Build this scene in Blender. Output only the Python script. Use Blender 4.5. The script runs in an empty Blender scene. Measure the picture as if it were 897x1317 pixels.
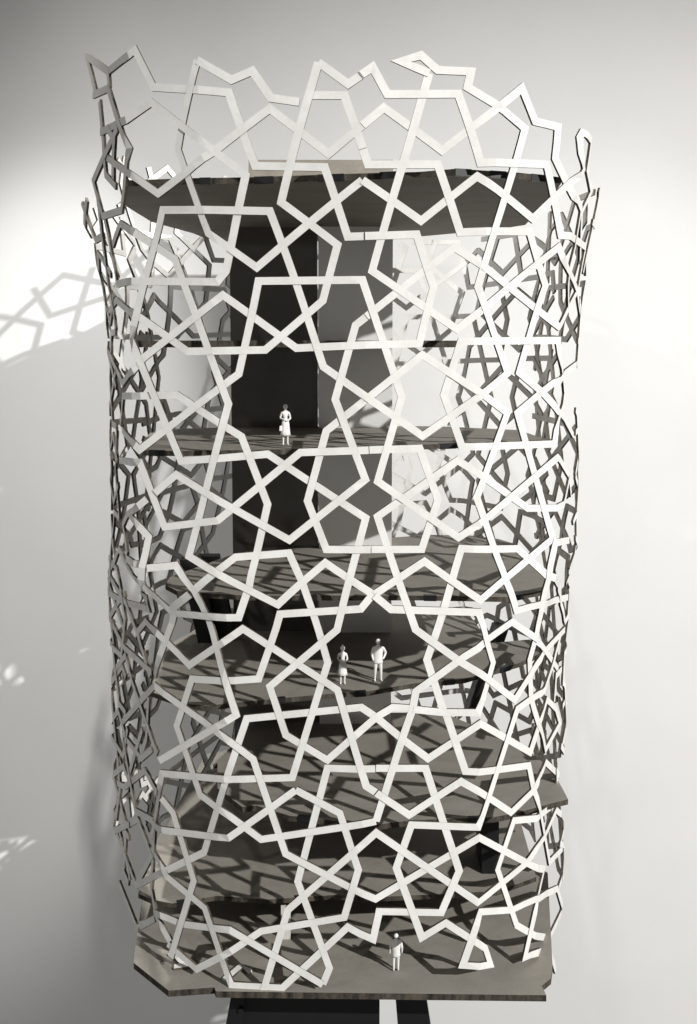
import bpy, bmesh, math, random
from mathutils import Vector, Matrix
random.seed(7)

# ------------------------------------------------------------------ units: 1 unit = 0.7 mm, camera height = 0
S = 0.0007
FPX, PX0, PY0, W0, H0 = 1300.0, 448.5, 572.0, 897.0, 1317.0
PITCH = math.radians(5.4)
CP, SP = math.cos(PITCH), math.sin(PITCH)
CAMD = 1300.0
scene = bpy.context.scene
C = scene.collection

# ------------------------------------------------------------------ camera
cd = bpy.data.cameras.new('camera'); cam = bpy.data.objects.new('camera', cd); C.objects.link(cam)
cam.location = (0, -CAMD * S, 0)
cam.rotation_euler = (math.radians(90) - PITCH, 0, 0)
cd.sensor_fit = 'VERTICAL'; cd.sensor_height = 36.0; cd.lens = FPX / H0 * 36.0
cd.shift_y = -(H0 / 2 - PY0) / H0
cd.clip_start = 0.01; cd.clip_end = 50
scene.camera = cam

# ------------------------------------------------------------------ world and lamps (gallery spots, no daylight)
w = bpy.data.worlds.new('World'); scene.world = w; w.use_nodes = True
w.node_tree.nodes['Background'].inputs[0].default_value = (1.0, 0.985, 0.95, 1)
w.node_tree.nodes['Background'].inputs[1].default_value = 0.17

def spot(name, pos, aim, watts, half_deg, blend, radius, col=(1.0, 0.99, 0.968)):
    ld = bpy.data.lights.new(name, 'SPOT'); lo = bpy.data.objects.new(name, ld); C.objects.link(lo)
    p, a = Vector(pos) * S, Vector(aim) * S
    lo.location = p
    lo.rotation_euler = (a - p).to_track_quat('-Z', 'Y').to_euler()
    ld.energy = watts; ld.color = col; ld.spot_size = math.radians(2 * half_deg); ld.spot_blend = blend
    ld.shadow_soft_size = radius * S
    return lo
spot('key_spot', (4500, -4625, 3305), (420, 380, -620), 1460, 13.5, 0.85, 50)
spot('wall_wash_spot', (0, -1000, 3000), (-700, 790, -380), 270, 7.0, 0.6, 40)
spot('wall_wash_spot', (-100, -1000, 3000), (640, 790, -420), 75, 7.6, 0.6, 40)
spot('wall_wash_spot', (-520, 420, 3697), (-420, 420, -2390), 380, 8.0, 0.8, 40)
spot('fill_spot', (-1750, -1800, 1500), (60, 500, -250), 20, 26, 0.7, 25)

vs = scene.view_settings
vs.view_transform = 'Standard'; vs.look = 'None'; vs.exposure = 0.0; vs.gamma = 1.0
vs.use_curve_mapping = False
scene.cycles.max_bounces = 8

# ------------------------------------------------------------------ materials
def nodes_of(name):
    m = bpy.data.materials.new(name); m.use_nodes = True
    nt = m.node_tree; return m, nt, nt.nodes['Principled BSDF']

def board_mat(name, c1, c2, rough=0.75, scale=(6, 60, 6), bump=0.06, spec=0.3):
    m, nt, b = nodes_of(name)
    tc = nt.nodes.new('ShaderNodeTexCoord'); mp = nt.nodes.new('ShaderNodeMapping')
    mp.inputs['Scale'].default_value = scale
    n1 = nt.nodes.new('ShaderNodeTexNoise'); n1.inputs['Scale'].default_value = 5; n1.inputs['Detail'].default_value = 6
    n2 = nt.nodes.new('ShaderNodeTexNoise'); n2.inputs['Scale'].default_value = 320; n2.inputs['Detail'].default_value = 3
    mx = nt.nodes.new('ShaderNodeMix'); mx.data_type = 'RGBA'
    mx.inputs[6].default_value = (*c1, 1); mx.inputs[7].default_value = (*c2, 1)
    ad = nt.nodes.new('ShaderNodeMath'); ad.operation = 'MULTIPLY_ADD'; ad.inputs[1].default_value = 0.45
    mr = nt.nodes.new('ShaderNodeMapRange'); mr.inputs[1].default_value = 0.5; mr.inputs[2].default_value = 0.95
    nt.links.new(tc.outputs['Object'], mp.inputs[0]); nt.links.new(mp.outputs[0], n1.inputs['Vector'])
    nt.links.new(tc.outputs['Object'], n2.inputs['Vector'])
    nt.links.new(n2.outputs[0], ad.inputs[0]); nt.links.new(n1.outputs[0], ad.inputs[2])
    nt.links.new(ad.outputs[0], mr.inputs[0]); nt.links.new(mr.outputs[0], mx.inputs[0])
    nt.links.new(mx.outputs[2], b.inputs['Base Color'])
    b.inputs['Roughness'].default_value = rough; b.inputs['Specular IOR Level'].default_value = spec
    bp = nt.nodes.new('ShaderNodeBump'); bp.inputs['Strength'].default_value = bump; bp.inputs['Distance'].default_value = 0.0006
    nt.links.new(n2.outputs[0], bp.inputs['Height']); nt.links.new(bp.outputs[0], b.inputs['Normal'])
    return m

def plain_mat(name, col, rough=0.5, metal=0.0, spec=0.5, var=0.0, vscale=40):
    m, nt, b = nodes_of(name)
    b.inputs['Roughness'].default_value = rough; b.inputs['Metallic'].default_value = metal
    b.inputs['Specular IOR Level'].default_value = spec
    tc = nt.nodes.new('ShaderNodeTexCoord'); n = nt.nodes.new('ShaderNodeTexNoise')
    n.inputs['Scale'].default_value = vscale; n.inputs['Detail'].default_value = 5
    mx = nt.nodes.new('ShaderNodeMix'); mx.data_type = 'RGBA'
    mx.inputs[6].default_value = (*[c * (1 - var) for c in col], 1); mx.inputs[7].default_value = (*[min(1, c * (1 + var)) for c in col], 1)
    nt.links.new(tc.outputs['Object'], n.inputs['Vector']); nt.links.new(n.outputs[0], mx.inputs[0])
    nt.links.new(mx.outputs[2], b.inputs['Base Color'])
    return m

M_BOARD = board_mat('grey_brown_board', (0.215, 0.198, 0.172), (0.262, 0.243, 0.213), scale=(6, 8, 6))
M_EDGE = board_mat('laser_burnt_edge', (0.012, 0.010, 0.008), (0.10, 0.085, 0.066), 0.8, (30, 30, 2))
M_TAN = board_mat('tan_board', (0.26, 0.235, 0.20), (0.36, 0.33, 0.285))
M_STRIP = board_mat('white_card_face', (0.71, 0.70, 0.668), (0.83, 0.822, 0.795), 0.55, (9, 9, 9), 0.03, 0.35)
M_SEDGE = board_mat('burnt_card_edge', (0.022, 0.018, 0.014), (0.13, 0.11, 0.085), 0.8, (20, 20, 20))
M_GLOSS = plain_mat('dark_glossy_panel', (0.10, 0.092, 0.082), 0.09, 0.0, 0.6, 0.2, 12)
M_METAL = plain_mat('satin_grey_panel', (0.88, 0.88, 0.87), 0.28, 0.35, 0.5, 0.04, 30)
M_BLACK = plain_mat('black_paint', (0.010, 0.010, 0.011), 0.45, 0.0, 0.4, 0.2, 60)
M_WALL = board_mat('white_painted_wall', (0.715, 0.715, 0.705), (0.745, 0.745, 0.737), 0.85, (1.5, 1.5, 1.5), 0.02, 0.2)
M_FIG = plain_mat('white_resin', (0.80, 0.79, 0.77), 0.5, 0.0, 0.4, 0.03, 300)
M_CLEAR = plain_mat('milky_acrylic', (0.60, 0.58, 0.54), 0.35, 0.0, 0.5, 0.05, 60)

# ------------------------------------------------------------------ helpers
def mesh_obj(name, bm, mats, parent=None):
    me = bpy.data.meshes.new(name); bm.to_mesh(me); bm.free()
    for v in me.vertices: v.co *= S
    for m in (mats if isinstance(mats, (list, tuple)) else [mats]): me.materials.append(m)
    o = bpy.data.objects.new(name, me); C.objects.link(o); o.parent = parent
    return o

def empty(name, parent=None):
    o = bpy.data.objects.new(name, None); C.objects.link(o); o.parent = parent; o.empty_display_size = 0.02
    return o

def tag(o, label=None, cat=None, group=None, kind=None):
    for k, v in (('label', label), ('category', cat), ('group', group), ('kind', kind)):
        if v: o[k] = v
    return o

def ray(px, py):
    a, b = (px - PX0) / FPX, -(py - PY0) / FPX
    return a, CP + b * SP, -SP + b * CP          # world x, y(depth), z per unit

def at_depth(px, py, d):
    x, y, z = ray(px, py); k = (d + CAMD) / y
    return Vector((x * k, d, z * k))

def on_plane(px, py, zc, slope=0.0):             # plane z = zc + slope * depth
    x, y, z = ray(px, py)
    k = (zc - slope * CAMD) / (z - slope * y)
    return Vector((x * k, y * k - CAMD, z * k))

def box(bm, lo, hi, mat=0):
    vs_ = [bm.verts.new((lo[0] if i & 1 == 0 else hi[0], lo[1] if i & 2 == 0 else hi[1], lo[2] if i & 4 == 0 else hi[2])) for i in range(8)]
    for f in ((0, 2, 3, 1), (4, 5, 7, 6), (0, 1, 5, 4), (2, 6, 7, 3), (0, 4, 6, 2), (1, 3, 7, 5)):
        bm.faces.new([vs_[i] for i in f]).material_index = mat

def hexa(bm, bot, top, mat=0):                   # two quads (same winding) joined
    a = [bm.verts.new(p) for p in bot]; b = [bm.verts.new(p) for p in top]; n = len(a)
    bm.faces.new(a[::-1]).material_index = mat; bm.faces.new(b).material_index = mat
    for i in range(n):
        bm.faces.new((a[i], a[(i + 1) % n], b[(i + 1) % n], b[i])).material_index = mat
    bmesh.ops.recalc_face_normals(bm, faces=bm.faces)

# ------------------------------------------------------------------ the wall behind
WALL_D = 790
bm = bmesh.new(); box(bm, (-6000, WALL_D, -3500), (6000, WALL_D + 60, 5000))
tag(mesh_obj('wall', bm, M_WALL), 'plain white gallery wall behind the tower model', 'wall', kind='structure')

# ------------------------------------------------------------------ the tower model
tower = empty('tower_model')
tag(tower, 'tall architectural tower model wrapped in a white interlaced star lattice', 'model')

# plan of the screen: matched vertices for the upper and the lower half, (x, depth), going clockwise from the rear centre
UP = [(0, 615), (-215, 590), (-325, 440), (-370, 260), (-284, 30), (-170, 2), (15, -8), (170, 6), (284, 64), (356, 260), (318, 440), (215, 590), (0, 615)]
LO = [(0, 615), (-215, 590), (-325, 440), (-366, 260), (-256, 56), (-158, 5), (15, -8), (170, 6), (256, 60), (336, 260), (318, 440), (215, 590), (0, 615)]
CUM = [0.0]
for a, b in zip(UP, UP[1:]): CUM.append(CUM[-1] + math.hypot(a[0] - b[0], a[1] - b[1]))
PER = CUM[-1]
ZB0, ZB1 = -290.0, -370.0
def blend_at(z):
    t = (z - ZB0) / (ZB1 - ZB0); t = max(0.0, min(1.0, t)); return t * t * (3 - 2 * t)
def flare(z):
    if z > 40: t = min(1.0, (z - 40) / 260.0); return 1.0 + 0.085 * t * t * (3 - 2 * t)
    if z < -250: t = min(1.0, (-250 - z) / 120.0); return 1.0 + 0.03 * t * t * (3 - 2 * t)
    return 1.0
def plan_at(z):
    t, s = blend_at(z), flare(z)
    k = max(0.0, min(1.0, (z - 60) / 160.0)); k = k * k * (3 - 2 * k)
    kx = {3: 1.0 + 0.035 * k, 4: 1.0 - 0.085 * k, 2: 1.0 + 0.02 * k}
    return [(((1 - t) * a[0] + t * b[0]) * s * kx.get(i, 1.0), 265 + (((1 - t) * a[1] + t * b[1]) - 265) * s) for i, (a, b) in enumerate(zip(UP, LO))]
def surf(u, z, off=0.0):
    u %= PER
    P = plan_at(z); i = 0
    while i < len(CUM) - 2 and u > CUM[i + 1]: i += 1
    f = (u - CUM[i]) / (CUM[i + 1] - CUM[i])
    a, b = P[i], P[i + 1]
    nx, ny = (b[1] - a[1]), -(b[0] - a[0]); l = math.hypot(nx, ny); nx, ny = nx / l, ny / l
    # ease the normal near the folds so offsets stay continuous
    def nrm(k):
        k %= len(P) - 1
        c, d = P[k], P[k + 1]; ex, ey = d[1] - c[1], -(d[0] - c[0]); q = math.hypot(ex, ey); return ex / q, ey / q
    if f < 0.08:
        m = nrm(i - 1); g = 0.5 - f / 0.16; nx, ny = nx * (1 - g) + m[0] * g, ny * (1 - g) + m[1] * g
    elif f > 0.92:
        m = nrm(i + 1); g = 0.5 - (1 - f) / 0.16; nx, ny = nx * (1 - g) + m[0] * g, ny * (1 - g) + m[1] * g
    l = math.hypot(nx, ny); nx, ny = -nx / l, -ny / l
    # outward test
    x, y = a[0] + (b[0] - a[0]) * f, a[1] + (b[1] - a[1]) * f
    if nx * x + ny * (y - 265) < 0: nx, ny = -nx, -ny
    return Vector((x + nx * off, y + ny * off, z))
def to_uz(px, py):
    rx, ry, rz = ray(px, py); z = rz * CAMD / ry
    for it in range(8):
        P = plan_at(z); best = None
        for i in range(len(P) - 1):
            (ax, ay), (bx, by) = P[i], P[i + 1]
            ay += CAMD; by += CAMD
            # ray k*(rx,ry) = a + f*(b-a)
            ex, ey = bx - ax, by - ay; det = rx * -ey + ex * ry
            if abs(det) < 1e-9: continue
            k = (ax * -ey + ex * ay) / det; f = (rx * ay - ry * ax) / det
            if -1e-6 <= f <= 1 + 1e-6 and k > 0 and (best is None or k < best[0]):
                best = (k, CUM[i] + f * (CUM[i + 1] - CUM[i]))
        if best is None:
            i = 3 if rx < 0 else 9
            best = ((P[i][1] + CAMD) / ry, CUM[i])
        z = rz * best[0]
    return best[1], z

TILES = dict(A=(80, 40), B=(320, 40), C=(540, 40), D=(80, 250), E=(320, 250), F=(540, 250), G=(80, 460), H=(320, 460), I=(540, 460),
             J=(80, 670), K=(320, 670), L=(540, 670), M=(80, 880), N=(320, 880), O=(540, 880), P=(80, 1057), Q=(320, 1057), R=(540, 1057))
SC = {k: (v[0], v[1], 260 / 897) for k, v in TILES.items()}
SC.update(X=(640, 150, 140 / 683), U=(130, 540, 130 / 658), V=(130, 760, 130 / 658), a=(600, 560, 160 / 878),
          b=(640, 780, 120 / 878), c=(640, 960, 120 / 878), d=(640, 1100, 120 / 878))
# strands of the lattice, one line each: survey points read off the photograph, later laid out on the curved screen
STRANDS = '''
A205,178 A325,85 A408,250 A740,272 A858,598 B338,605 E440,188 E745,178 E820,412 E757,662 E520,668 E212,682 D715,447 D365,725 D268,838 D205,690
A600,130 A515,525 D648,172 D865,325 B505,662
A600,130 A753,218 A845,178 B100,298 B225,315
A175,450 A285,395 A400,318 A815,640 D728,340 D690,388 D250,398 D192,110
A105,108 A205,180 A212,255
A140,285 A210,255 A300,520 A270,795 A185,822 A145,665 A250,430
A190,555 A430,722 B95,345 B355,545 B600,340 C100,530 C450,255 C508,402 C615,425 C598,565 X520,580 X440,1050 X450,1230
B310,140 B145,760 E395,225 E330,472 E75,690 D560,697 D240,470 D188,550
B310,140 B442,235 B550,160 B615,282 C170,280 C270,585 C562,592 X395,745 X550,820
B800,188 E548,340 F165,598 X378,820 X500,1090 X520,1240
B800,188 B675,135 B765,108 C80,172 C228,180 C212,250 C468,432 F258,410 F388,793 H772,348 H528,178 H332,40 E95,75 D447,70 D308,640 G530,458 H85,428 H520,712 K393,482 K95,732 N165,225 N350,335 N565,145 N640,102 N728,108
B270,285 B425,285 B530,592 B838,592 F180,168 F485,165 F555,405 F440,790 I545,155 I640,265 I680,345
B505,662 B765,842 C255,645 C500,832 X540,330 X515,130 X530,100 X580,150 X560,330 X590,470 X530,600 X515,900
D225,225 D265,130 D502,288 G740,205 G565,880 K130,370 K340,185 K552,325 K498,390 K140,412 K45,700 J578,700 M510,185 M615,490 M885,685 N565,608
G265,320 G348,408 G785,72 E45,385 E505,380 H680,175 H572,548 I172,797 I610,442 a722,285 a738,420
X550,830 X505,1090 X389,1320 F155,235 E475,580 H385,185 H518,540 H182,808 G510,518 G415,600
L655,338 L428,398 I252,620 I388,245 F11,712 H345,325 H262,635 H345,850 H768,850 H840,630 H758,402 H230,420 G692,722 G458,750 G345,465 G258,455
G265,300 G270,170 G510,165 G797,350 H85,650 J830,295 J785,428 J500,408 J410,690
J375,210 J505,197 J585,310 J650,440 J775,858 M435,338
J590,305 J770,160 K180,142 K240,275 K352,628 N195,412 M720,420 M445,395 M400,680
J330,500 J375,445 J565,640 J803,478 K395,748 N522,450 N712,578 O183,430 O405,568 c340,410 c450,150 c580,270
U45,990 U125,840 U215,1030 U455,1240 J568,325
K558,325 L20,178 L268,350 L590,78 I432,245 I640,70 I690,30
F183,652 F612,648 I645,160 I595,382 I188,395 I108,165 F183,652
a720,300 a690,485 I480,668 I168,455 H572,705 K740,480 L178,622 L418,792 b290,660 b440,430 b625,215
a690,1310 a645,1050 L430,122 L185,122 L32,615 L108,850 N730,110
K558,330 K632,392 L262,405 L300,545 L325,628 L258,850 L115,850 O203,385 O480,358 c340,410 c400,640 c490,1090 c605,960
L658,85 L600,95 L512,518 L410,448 K742,755 N728,108 N680,243 N565,608
b570,590 b355,315 b298,500 b315,860 c451,32 b578,1100 b545,960 b455,875 b390,1110 O490,302 O270,175 O38,330 N680,240 N565,145 N500,102 M820,152 M632,745 M330,895
b600,250 b510,545 b440,785 O430,108 O258,632 N722,622 N655,812 Q768,510 R115,445 R290,560 R312,630 R190,632 R268,398 R410,390 R605,295 R632,385 R575,515 R430,458 R345,210 O418,605 c400,640 c555,520 c548,200
b603,590 b542,650 b532,900
Q330,718 Q360,645 Q218,265 N350,372 N785,372 R175,215 R95,400 Q580,398 Q552,520 Q440,465 Q150,735 P752,725 P635,380 P470,240 P395,120
N210,467 N405,572 Q487,210 Q425,420 Q55,485 P600,650 P470,540
N210,467 M740,680 M420,635 M405,610
V140,860 J415,730 M850,330 N165,750 Q563,340 R265,70 R550,210 R465,600 R575,560 R598,660
Q65,750 Q175,390 Q565,45 R260,358 R470,185 c430,860 c550,600 c600,640
M440,505 M492,570 P588,258 P485,600
P410,400 P530,452 P745,478 Q330,718
M410,610 P398,290 P415,410 P480,530
P255,270 P340,480 P390,600 P450,640
P330,475 P410,430
U300,515 U180,615 U150,680 U170,880
U185,620 U315,760 U270,960 U285,1120
U165,900 U268,940
U40,1000 U165,1190 V245,300 V320,560
V30,10 V165,80 V320,120 V280,15
V85,220 V155,370 V335,530
V90,520 V165,420 V215,600 V370,1060
V140,930 V270,1090 V335,1030
V110,1250 V160,1275 V285,1170 V370,1310
V315,690 V300,960 V250,1110
V215,960 V290,1045
M240,650 M335,600 M400,760 M330,895
M245,660 M330,890
M275,240 M330,560 M410,610
M360,200 M300,400 M290,470
A112,118 A150,275
A165,310 A185,480 A200,640 A240,690
A205,430 A235,480 A225,660
'''
def parse(line):
    pts = []
    for tok in line.split():
        x0, y0, k = SC[tok[0]]; x, y = tok[1:].split(',')
        pts.append((x0 + float(x) * k, y0 + float(y) * k))
    return pts
def densify_uz(pts):
    out = []
    for (x0, y0), (x1, y1) in zip(pts, pts[1:]):
        out.append([to_uz(x0 + (x1 - x0) * k / 4, y0 + (y1 - y0) * k / 4) for k in range(5)])
    line = [out[0][0]]
    for seg in out:
        # straight on the unrolled sheet unless the photograph shows it bending over a fold
        a, b = seg[0], seg[-1]
        for p in seg[1:-1]:
            L = math.hypot(b[0] - a[0], b[1] - a[1]) or 1
            dev = abs((b[0] - a[0]) * (a[1] - p[1]) - (a[0] - p[0]) * (b[1] - a[1])) / L
            if dev > 4: line.append(p)
        line.append(b)
    return [p for i, p in enumerate(line) if i == 0 or math.hypot(p[0] - line[i - 1][0], p[1] - line[i - 1][1]) > 1.5]

HW, THK = 4.8, 3.4
def strip_mesh(uz, rnd, w=HW):
    """ribbon laid on the screen surface: mitred in the unrolled sheet, given thickness, burnt edges on its sides"""
    n = len(uz); closed = n > 3 and math.hypot(uz[0][0] - uz[-1][0], uz[0][1] - uz[-1][1]) < 2
    d = []
    for a, b in zip(uz, uz[1:]):
        l = math.hypot(b[0] - a[0], b[1] - a[1]) or 1; d.append(((b[0] - a[0]) / l, (b[1] - a[1]) / l, l))
    offs = [rnd.uniform(0.0, 2.6) for _ in uz]
    if closed: offs[-1] = offs[0]
    sides = []
    for i in range(n):
        d0 = d[i - 1] if i > 0 else (d[-1] if closed else d[0]); d1 = d[i] if i < n - 1 else (d[0] if closed else d[-1])
        n0, n1 = (-d0[1], d0[0]), (-d1[1], d1[0])
        mx, my = n0[0] + n1[0], n0[1] + n1[1]; l = math.hypot(mx, my)
        if l < 0.35: mx, my, k = n0[0], n0[1], 1.0
        else: mx, my = mx / l, my / l; k = 1.0 / max(0.42, mx * n0[0] + my * n0[1])
        sides.append((mx * k, my * k))
    bm = bmesh.new(); prev = None; first = None
    for i in range(n - 1):
        m = max(1, int(d[i][2] / 16))
        for j in range(m + 1):
            if j == 0 and i > 0: continue
            f = j / m
            u, z = uz[i][0] + (uz[i + 1][0] - uz[i][0]) * f, uz[i][1] + (uz[i + 1][1] - uz[i][1]) * f
            nn = (-d[i][1], d[i][0])
            sx, sy = (sides[i] if j == 0 else sides[i + 1] if j == m else nn)
            o = offs[i] + (offs[i + 1] - offs[i]) * f
            ring = []
            for sg, dp in ((1, 0), (-1, 0), (-1, -THK), (1, -THK)):
                ring.append(bm.verts.new(surf(u + sg * sx * w, z + sg * sy * w, o + dp)))
            if prev:
                for q in range(4):
                    fc = bm.faces.new((prev[q], prev[(q + 1) % 4], ring[(q + 1) % 4], ring[q])); fc.material_index = 1 if q in (1, 3) else 0
            else: first = ring
            prev = ring
    if not closed:
        bm.faces.new(first[::-1]).material_index = 1; bm.faces.new(prev).material_index = 1
    bmesh.ops.recalc_face_normals(bm, faces=bm.faces)
    return bm

def clip(uz, umin, umax, zmax=1e9, zmin=-1e9):
    """pieces of a polyline inside a window of the unrolled sheet"""
    runs, cur = [], []
    inside = lambda p: umin <= p[0] <= umax and zmin <= p[1] <= zmax
    for a, b in zip(uz, uz[1:]):
        L = math.hypot(b[0] - a[0], b[1] - a[1]); m = max(1, int(L / 12))
        ia = inside(a)
        if ia and not cur: cur = [a]
        if ia and inside(b): cur.append(b); continue
        last = a
        for k in range(1, m + 1):
            p = (a[0] + (b[0] - a[0]) * k / m, a[1] + (b[1] - a[1]) * k / m)
            ip = inside(p)
            if ip and not cur: cur = [p]
            elif not ip and cur:
                if last != cur[-1]: cur.append(last)
                if len(cur) > 1: runs.append(cur)
                cur = []
            last = p
        if cur and last != cur[-1]: cur.append(last)
    if len(cur) > 1: runs.append(cur)
    return [r for r in runs if sum(math.hypot(q[0] - p[0], q[1] - p[1]) for p, q in zip(r, r[1:])) > 25]

UC = CUM[6]                                       # front centre on the unrolled sheet
def seam(y): return 466 + (y - 150) * 0.0205
def cut(pts, gap=0.55):
    out, cur = [], [pts[0]]
    for a, b in zip(pts, pts[1:]):
        fa, fb = a[0] - seam(a[1]), b[0] - seam(b[1])
        if fa * fb < 0 and abs(fa) > 6 and abs(fb) > 6:
            f = fa / (fa - fb); L = math.hypot(b[0] - a[0], b[1] - a[1]); e = gap / L
            cur.append((a[0] + (b[0] - a[0]) * (f - e), a[1] + (b[1] - a[1]) * (f - e))); out.append(cur)
            cur = [(a[0] + (b[0] - a[0]) * (f + e), a[1] + (b[1] - a[1]) * (f + e))]
        cur.append(b)
    out.append(cur); return out
lines = [parse(l) for l in STRANDS.strip().splitlines()]
whole = [densify_uz(l) for l in lines]
front = [densify_uz(p) for l in lines for p in cut(l)]
rnd = random.Random(3)
screen = empty('lattice_screen', tower); screen['label'] = 'front and side lattice of white card strips with burnt edges'
for uz in front:
    mesh_obj('strip', strip_mesh(uz, rnd), [M_STRIP, M_SEDGE], screen)
rear = empty('lattice_screen', tower); rear['label'] = 'shaded rear lattice seen through the front'
for uz in whole[:38]:
    base = [(-(u - UC), z) for u, z in uz]
    for cx, dz in ((-238, -26), (238, 22)):          # two rear sheets, each like the front
        rel = [(u, z + dz) for u, z in base]
        top = 205 if cx < 0 else 318
        for r in clip(rel, -238, -60 if cx > 0 else 238, 205, -890) + (clip(rel, -60, 238, top, -890) if cx > 0 else []):
            mesh_obj('strip', strip_mesh([(p[0] + cx, p[1]) for p in r], rnd, 4.6), [M_STRIP, M_SEDGE], rear)
    for sgn, cu, hw, zt in ((-1, 572, 122, 222), (1, 562, 112, 240)):
        rel2 = [(u - UC + sgn * 60, z + 14) for u, z in uz]
        for r in clip(rel2, -hw, hw, zt, -880):
            mesh_obj('strip', strip_mesh([(UC + sgn * cu + p[0], p[1]) for p in r], rnd, 4.6), [M_STRIP, M_SEDGE], rear)

# ------------------------------------------------------------------ floor plates
PT = 7.0
def plate(pts, zc, slope=0.0, thick=PT, parent=tower, mats=(M_BOARD, M_EDGE), name='floor_plate'):
    P = []
    for p in pts:
        if p[0] == 'w': P.append(Vector((p[1], p[2], zc + slope * p[2])))
        else: P.append(on_plane(p[0], p[1], zc, slope))
    bm = bmesh.new()
    top = [bm.verts.new(p) for p in P]; bot = [bm.verts.new(p - Vector((0, 0, thick))) for p in P]
    n = len(P)
    bm.faces.new(top); bm.faces.new(bot[::-1])
    for i in range(n):
        bm.faces.new((top[i], bot[i], bot[(i + 1) % n], top[(i + 1) % n])).material_index = 1
    bmesh.ops.recalc_face_normals(bm, faces=bm.faces)
    o = mesh_obj(name, bm, list(mats), parent)
    return o, P
zof = lambda px, py, d: at_depth(px, py, d).z
Z0 = zof(490, 1277, -14); Z1 = zof(480, 1154, 100); Z2 = zof(482, 1061, 45); Z3 = zof(266, 908, 60)
Z4 = zof(540, 767, 82); Z5 = zof(360, 578, 52); Z6 = zof(360, 438, 90)
back = lambda d, a=-210, b=210: [('w', b, d), ('w', a, d)]
o, P0 = plate([(172, 1238), (217, 1274), (276, 1270), (278, 1275), (703, 1280), (697, 1268), (709, 1258), (711, 1243), ('w', 330, 300), ('w', 200, 470), ('w', -200, 470), ('w', -335, 290)], Z0, thick=9)
plate([(178, 1149), (196, 1157), (222, 1162), (280, 1152), (345, 1157), (430, 1151), (480, 1154), (563, 1150), (640, 1146), (690, 1128), (655, 1005), (600, 975), (297, 964), (265, 970), (226, 1040), (196, 1090)], Z1)
plate([(280, 981), (280, 1014), (312, 1038), (330, 1036), (372, 1049), (482, 1061), (528, 1055), (635, 1051), (667, 1045), (714, 1032), (731, 1028), (712, 992), ('w', 290, 330), ('w', 170, 480), ('w', -150, 480), ('w', -215, 250)], Z2, thick=8)
plate([(192, 889), (239, 905), (266, 908), (318, 902), (416, 893), (474, 889), (532, 879), (598, 873), (633, 863), (667, 853), (700, 838), (686, 822), (632, 827), (600, 786), (340, 777), (289, 783), (248, 812), (216, 829)], Z3)
plate([(213, 752), (228, 760), (283, 764), (320, 766), (540, 766), (650, 768), (697, 760), (703, 754), (702, 738), (665, 700), (641, 693), (598, 688), (549, 688), (340, 704), (294, 715), (219, 742)], Z4)
o, P5 = plate([(180, 572), (183, 579), (230, 580), (360, 578), (540, 572), (592, 570), (679, 568), (698, 566), (697, 563), (667, 553), (557, 548), (340, 549), (228, 551), (193, 557)], Z5)
P6 = [('w', p.x, p.y) for p in P5]
P6 = [('w', max(-300, min(155, p[1])), p[2]) for p in P6]
def dedupe(L):
    out = []
    for p in L:
        if not out or math.hypot(p[1] - out[-1][1], p[2] - out[-1][2]) > 3: out.append(p)
    return out
plate([('w', -300, 130), ('w', -288, 95), ('w', -150, 84), ('w', 60, 84), ('w', 150, 96), ('w', 158, 330), ('w', 60, 430), ('w', -190, 430), ('w', -280, 330)], Z6, thick=9)
# roof plate, sagging a little towards the back
SL7 = -0.028
Z7 = zof(465, 224, 32)
roof, P7 = plate([(158, 232), (250, 229), (320, 228), (465, 223), (540, 221), (586, 217), (667, 222), (722, 228), (712, 244), (697, 255), (688, 270), (676, 283), (640, 289), (545, 298), (470, 304), (300, 306), (265, 301), (248, 294), (195, 279), (162, 258)], Z7, SL7, thick=8)
# dark tabs let into the plate rims
def tabs(pts, zc, slope, idx, thick):
    for (ax, ay), (bx, by), f0, f1 in idx:
        a, b = on_plane(ax, ay, zc, slope), on_plane(bx, by, zc, slope)
        p, q = a.lerp(b, f0), a.lerp(b, f1)
        dv = (b - a).normalized(); nv = Vector((dv.y, -dv.x, 0))
        if nv.y > 0: nv = -nv
        bm = bmesh.new()
        bot = [p + nv * 0.8, q + nv * 0.8, q - nv * 6, p - nv * 6]
        hexa(bm, [v - Vector((0, 0, thick + 0.5)) for v in bot], [v + Vector((0, 0, 0.5)) for v in bot])
        mesh_obj('tab', bm, M_BLACK, tower)
tabs(None, Z7, SL7, [((250, 229), (320, 228), .1, .3), ((320, 228), (465, 223), .05, .22), ((320, 228), (465, 223), .62, .85), ((465, 223), (586, 217), .2, .42), ((586, 217), (667, 222), .0, .25), ((586, 217), (667, 222), .55, .8), ((667, 222), (722, 228), .3, .6)], 8)
tabs(None, Z3, 0, [((318, 902), (416, 893), .3, .5), ((416, 893), (474, 889), .7, .95), ((532, 879), (598, 873), .6, .8), ((633, 863), (667, 853), .3, .7)], 7)
tabs(None, Z5, 0, [((183, 579), (230, 580), .2, .6), ((540, 572), (592, 570), .5, .9), ((592, 570), (679, 568), .4, .6)], 7)
tabs(None, Z4, 0, [((320, 766), (540, 766), .3, .4), ((540, 766), (650, 768), .05, .2), ((650, 768), (697, 760), .2, .5)], 7)
tabs(None, Z2, 0, [((372, 1049), (482, 1061), .1, .25), ((528, 1055), (635, 1051), .7, .9)], 8)
tabs(None, Z1, 0, [((222, 1162), (280, 1152), .1, .35), ((345, 1157), (430, 1151), .4, .5), ((563, 1150), (640, 1146), .3, .45)], 7)

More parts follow.
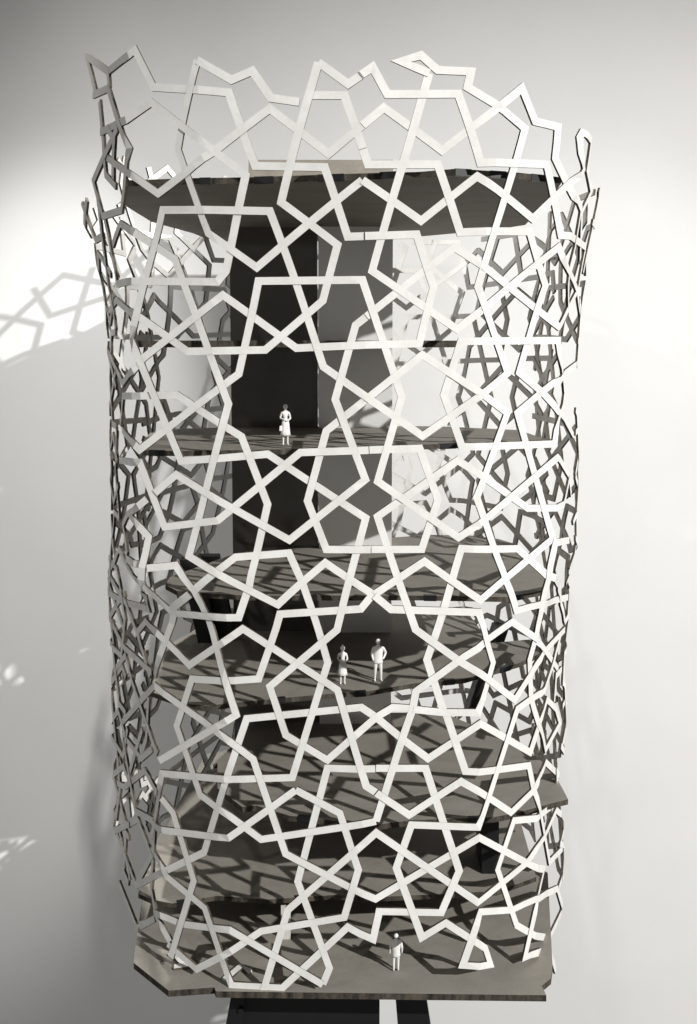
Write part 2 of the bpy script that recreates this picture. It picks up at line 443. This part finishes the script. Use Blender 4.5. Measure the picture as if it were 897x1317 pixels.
# ------------------------------------------------------------------ service core at the back
CD = 425
core = empty('core', tower); core['label'] = 'dark glossy core wall with a satin grey panel beside it'
def slab_px(x0, x1, d, z0, z1, thick, mat, name):
    xa, xb = at_depth(x0, 449, d).x, at_depth(x1, 449, d).x
    bm = bmesh.new(); box(bm, (xa, d, z0), (xb, d + thick, z1)); return mesh_obj(name, bm, mat, core)
ztop = zof(410, 206, CD + 6)
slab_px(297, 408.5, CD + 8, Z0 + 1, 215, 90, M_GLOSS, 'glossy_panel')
slab_px(410, 505, CD, Z0 + 1, 215, 95, M_METAL, 'satin_panel')
slab_px(322, 505, CD + 3, 216, ztop, 80, M_TAN, 'core_head')

# leaning black columns and a dark fin
def column_at(bx, by, zb, px_top, zt, wid, dep):
    p = on_plane(bx, by, zb); d = p.y
    xt = (px_top - PX0) / FPX * ((d + CAMD) * CP - zt * SP)
    q = lambda x, z: [Vector((x - wid / 2, d, z)), Vector((x + wid / 2, d, z)), Vector((x + wid / 2, d + dep, z)), Vector((x - wid / 2, d + dep, z))]
    bm = bmesh.new(); hexa(bm, q(p.x, zb + 0.2), q(xt, zt - 0.2)); return mesh_obj('column', bm, M_BLACK, tower)
column_at(268, 827, Z3, 244, Z4 - PT, 34, 26); column_at(288, 821, Z3, 267, Z4 - PT, 36, 26)
column_at(610, 917, Z2, 646, Z3 - PT, 25, 40)
column_at(631, 1124, Z1, 631, Z2 - 8, 26, 70)
bm = bmesh.new(); p = on_plane(368, 1208, Z0); box(bm, (p.x - 7, p.y, p.z), (p.x + 7, p.y + 3, p.z + 52)); mesh_obj('support_tab', bm, M_CLEAR, tower)

# ------------------------------------------------------------------ broken bits of lattice lying on the base
def bit(pts, label, w=5.0, h=3.0):
    P = [on_plane(x, y, Z0) for x, y in pts]
    bm = bmesh.new(); prev = None
    for i, p in enumerate(P):
        a = P[max(0, i - 1)]; b = P[min(len(P) - 1, i + 1)]; t = (b - a).normalized(); nv = Vector((-t.y, t.x, 0)) * w
        lift = 0.6 + 2.2 * (i % 2)
        ring = [bm.verts.new(p + nv + Vector((0, 0, lift + h))), bm.verts.new(p - nv + Vector((0, 0, lift + h))), bm.verts.new(p - nv + Vector((0, 0, lift))), bm.verts.new(p + nv + Vector((0, 0, lift)))]
        if prev:
            for q in range(4): bm.faces.new((prev[q], prev[(q + 1) % 4], ring[(q + 1) % 4], ring[q])).material_index = 1 if q in (1, 3) else 0
        else: bm.faces.new(ring[::-1])
        prev = ring
    bm.faces.new(prev); bmesh.ops.recalc_face_normals(bm, faces=bm.faces)
    tag(mesh_obj('lattice_fragment', bm, [M_STRIP, M_SEDGE]), label, 'fragment', 'broken lattice bits on the base')
bit([(290, 1262), (310, 1247), (322, 1252)], 'zigzag broken strip of white lattice lying near the front edge of the base')
bit([(224, 1246), (250, 1244)], 'short straight broken white strip at the far end of the base')
bit([(219, 1228), (230, 1236), (235, 1241)], 'small bent white scrap beside the upright dark strip on the base')

# ------------------------------------------------------------------ scale figures
def skin_body(name, verts, edges, parent_loc, height, yaw, label, group):
    bm = bmesh.new(); lay = bm.verts.layers.skin.verify(); V = []
    for (x, y, z, r) in verts:
        v = bm.verts.new((x * height, y * height, z * height)); V.append(v)
        v[lay].radius = (r * height * S, r * height * S)
    V[0][lay].use_root = True
    for a, b in edges: bm.edges.new((V[a], V[b]))
    o = mesh_obj(name, bm, M_FIG)
    o.location = parent_loc * S; o.rotation_euler = (0, 0, yaw)
    sk = o.modifiers.new('skin', 'SKIN'); sk.use_smooth_shade = True; sk.branch_smoothing = 0.4
    ss = o.modifiers.new('smooth', 'SUBSURF'); ss.levels = 2; ss.render_levels = 2
    return tag(o, label, 'figurine', group)
def lathe(name, prof, height, parent, sx=1.0, sy=0.7, n=24, wob=0.0, cx=0, cy=0):
    bm = bmesh.new(); rings = []
    for (r, z) in prof:
        rings.append([bm.verts.new((cx * height + math.cos(t) * r * sx * height * (1 + wob * math.cos(9 * t)), cy * height + math.sin(t) * r * sy * height * (1 + wob * math.cos(9 * t)), z * height)) for t in [2 * math.pi * k / n for k in range(n)]])
    for a, b in zip(rings, rings[1:]):
        for k in range(n): bm.faces.new((a[k], a[(k + 1) % n], b[(k + 1) % n], b[k]))
    bm.faces.new(rings[0][::-1]); bm.faces.new(rings[-1]); bmesh.ops.recalc_face_normals(bm, faces=bm.faces)
    o = mesh_obj(name, bm, M_FIG, parent)
    for p in o.data.polygons: p.use_smooth = True
    return o
def figure(px, py, zc, hpx, yaw, woman, arms, label, legs=0.0, head_turn=0.0):
    base = on_plane(px, py, zc); base.z += 0.4
    H = hpx * (base.y + CAMD) / FPX
    hip, sh = (0.046, 0.088) if woman else (0.052, 0.112)
    v = [(0, 0, .53, .062), (0, -.004, .62, .055 if woman else .066), (0, -.006, .72, .066 if woman else .076), (0, 0, .79, .058), (0, -.002, .845, .027),
         (head_turn * .3, -.010, .885, .042), (head_turn * .5, -.010, .925, .052), (head_turn * .5, -.006, .962, .040), (head_turn, -.062, .912, .010)]
    e = [(0, 1), (1, 2), (2, 3), (3, 4), (4, 5), (5, 6), (6, 7), (6, 8)]
    for sgn in (-1, 1):
        i = len(v); lw = legs * sgn
        v += [(sgn * hip, 0, .49, .055 if not woman else .05), (sgn * (hip + .004 + legs * .5), -.008, .275, .037 if not woman else .030), (sgn * (hip + .004 + legs), .010, .055, .024 if not woman else .019),
              (sgn * (hip + .004 + legs), .006, .024, .024), (sgn * (hip + .014 + legs), -.060, .018, .019)]
        e += [(0, i), (i, i + 1), (i + 1, i + 2), (i + 2, i + 3), (i + 3, i + 4)]
        i = len(v); A = arms[0 if sgn < 0 else 1]
        v += [(sgn * sh, 0, .785, .042 if not woman else .034), (sgn * A[0][0], A[0][1], A[0][2], .032 if not woman else .024), (sgn * A[1][0], A[1][1], A[1][2], .022), (sgn * A[2][0], A[2][1], A[2][2], .017)]
        e += [(3, i), (i, i + 1), (i + 1, i + 2), (i + 2, i + 3)]
    o = skin_body('person', v, e, base, H, yaw, label, 'white scale figures in the tower')
    return o, H
folded = (((.125, .015, .655), (.055, -.085, .625), (.0, -.098, .63)), ((.125, .015, .645), (.05, -.09, .60), (.0, -.10, .60)))
down = (((.15, .012, .63), (.155, -.02, .50), (.155, -.03, .445)), ((.15, .012, .63), (.155, -.02, .50), (.155, -.03, .445)))
pocket = (((.145, .02, .64), (.125, -.03, .53), (.11, -.045, .495)), ((.185, .045, .65), (.13, -.01, .545), (.10, -.03, .52)))
def skirt(o, H, zb, rb, zt=.60, rt=.078):
    s = lathe('skirt', [(rb * .93, zb - .004), (rb, zb), (rb * .9, zb + .07), (rt * 1.2, zt - .09), (rt, zt)], H, o, 1.0, .82, 36, .022)
    return s
def hair(o, H, bun=False, back=0.012, dx=0.0):
    lathe('hair', [(.030, .875), (.052, .895), (.060, .93), (.052, .965), (.028, .988), (.006, .994)], H, o, 1.0, 1.0, 16, 0, dx, back)
    if bun: lathe('hair_bun', [(.006, .978), (.020, .99), (.018, 1.01), (.004, 1.026)], H, o, 1.0, 1.0, 12, 0, dx, back)
o, H = figure(367.5, 572.5, Z5, 53, 0.15, True, folded, 'white figurine of a woman with a shoulder bag standing alone before the dark core', 0.004, .012)
skirt(o, H, .235, .125); hair(o, H, False, .014, .004)
bm = bmesh.new(); hexa(bm, [Vector((-.155, -.05, .34)) * H, Vector((-.085, -.06, .34)) * H, Vector((-.085, -.005, .34)) * H, Vector((-.155, .005, .34)) * H],
                      [Vector((-.145, -.04, .47)) * H, Vector((-.09, -.05, .47)) * H, Vector((-.09, -.01, .47)) * H, Vector((-.145, 0, .47)) * H])
bg = mesh_obj('bag', bm, M_FIG, o); bv = bg.modifiers.new('soft', 'BEVEL'); bv.width = .012 * H * S; bv.segments = 2
o, H = figure(441, 880, Z3, 52, 0.1, True, folded, 'white figurine of a woman with a hair bun and skirt beside another figure', 0.0)
skirt(o, H, .24, .122); hair(o, H, True, .012)
o, H = figure(486.5, 876, Z3, 57, 0.12, False, pocket, 'white figurine of a man in an open jacket facing forward with one elbow out', 0.018)
lathe('jacket', [(.112, .425), (.114, .45), (.104, .56), (.112, .68), (.118, .755), (.095, .80), (.05, .835)], H, o, 1.0, .70, 28, 0, 0, .014); hair(o, H, False, .012)
o, H = figure(509.5, 1249, Z0, 54, math.pi + 0.1, False, down, 'white figurine of a man seen from behind at the front of the base', 0.0)
lathe('jacket', [(.106, .405), (.110, .43), (.102, .55), (.112, .68), (.118, .755), (.095, .80), (.05, .835)], H, o, 1.0, .70, 28, 0, 0, .006); hair(o, H, False, .008)

# ------------------------------------------------------------------ black stand under the base
stand = empty('stand'); tag(stand, 'black stand with slanted flat legs under the tower model', 'stand')
zs = Z0 - 9.5
def leg(px0t, px1t, px0b, px1b, d, dep):
    yb = 1420
    a, b = at_depth(px0t, 1290, d), at_depth(px1t, 1290, d); c, e = at_depth(px0b, yb, d), at_depth(px1b, yb, d)
    a.z = b.z = zs
    ad = Vector((0, dep, 0)); bm = bmesh.new()
    hexa(bm, [c, e, e + ad, c + ad], [a, b, b + ad, a + ad]); return mesh_obj('leg', bm, M_BLACK, stand)
lg = leg(305, 320, 272, 300, 60, 60)
leg(505, 541, 520, 570, 70, 26)
bm = bmesh.new()
cx0, cx1 = at_depth(318, 1290, 75).x, at_depth(501, 1290, 75).x
prof = [(cx0, zs - 0.5), (cx1, zs - 0.5), (cx1 + 2, zs - 14), (cx1 - 4, zs - 26), (cx1 - 14, zs - 34), (cx1 - 14, zs - 150), (cx0 - 26, zs - 150)]
hexa(bm, [Vector((x, 75, z)) for x, z in prof], [Vector((x, 230, z)) for x, z in prof])
mesh_obj('body', bm, M_BLACK, stand)
bm = bmesh.new(); bp = at_depth(310, 1299, 58)
bmesh.ops.create_cone(bm, cap_ends=True, segments=16, radius1=4, radius2=3.4, depth=5, matrix=Matrix.Translation(bp) @ Matrix.Rotation(math.radians(90), 4, 'X'))
mesh_obj('bolt', bm, M_BLACK, lg)
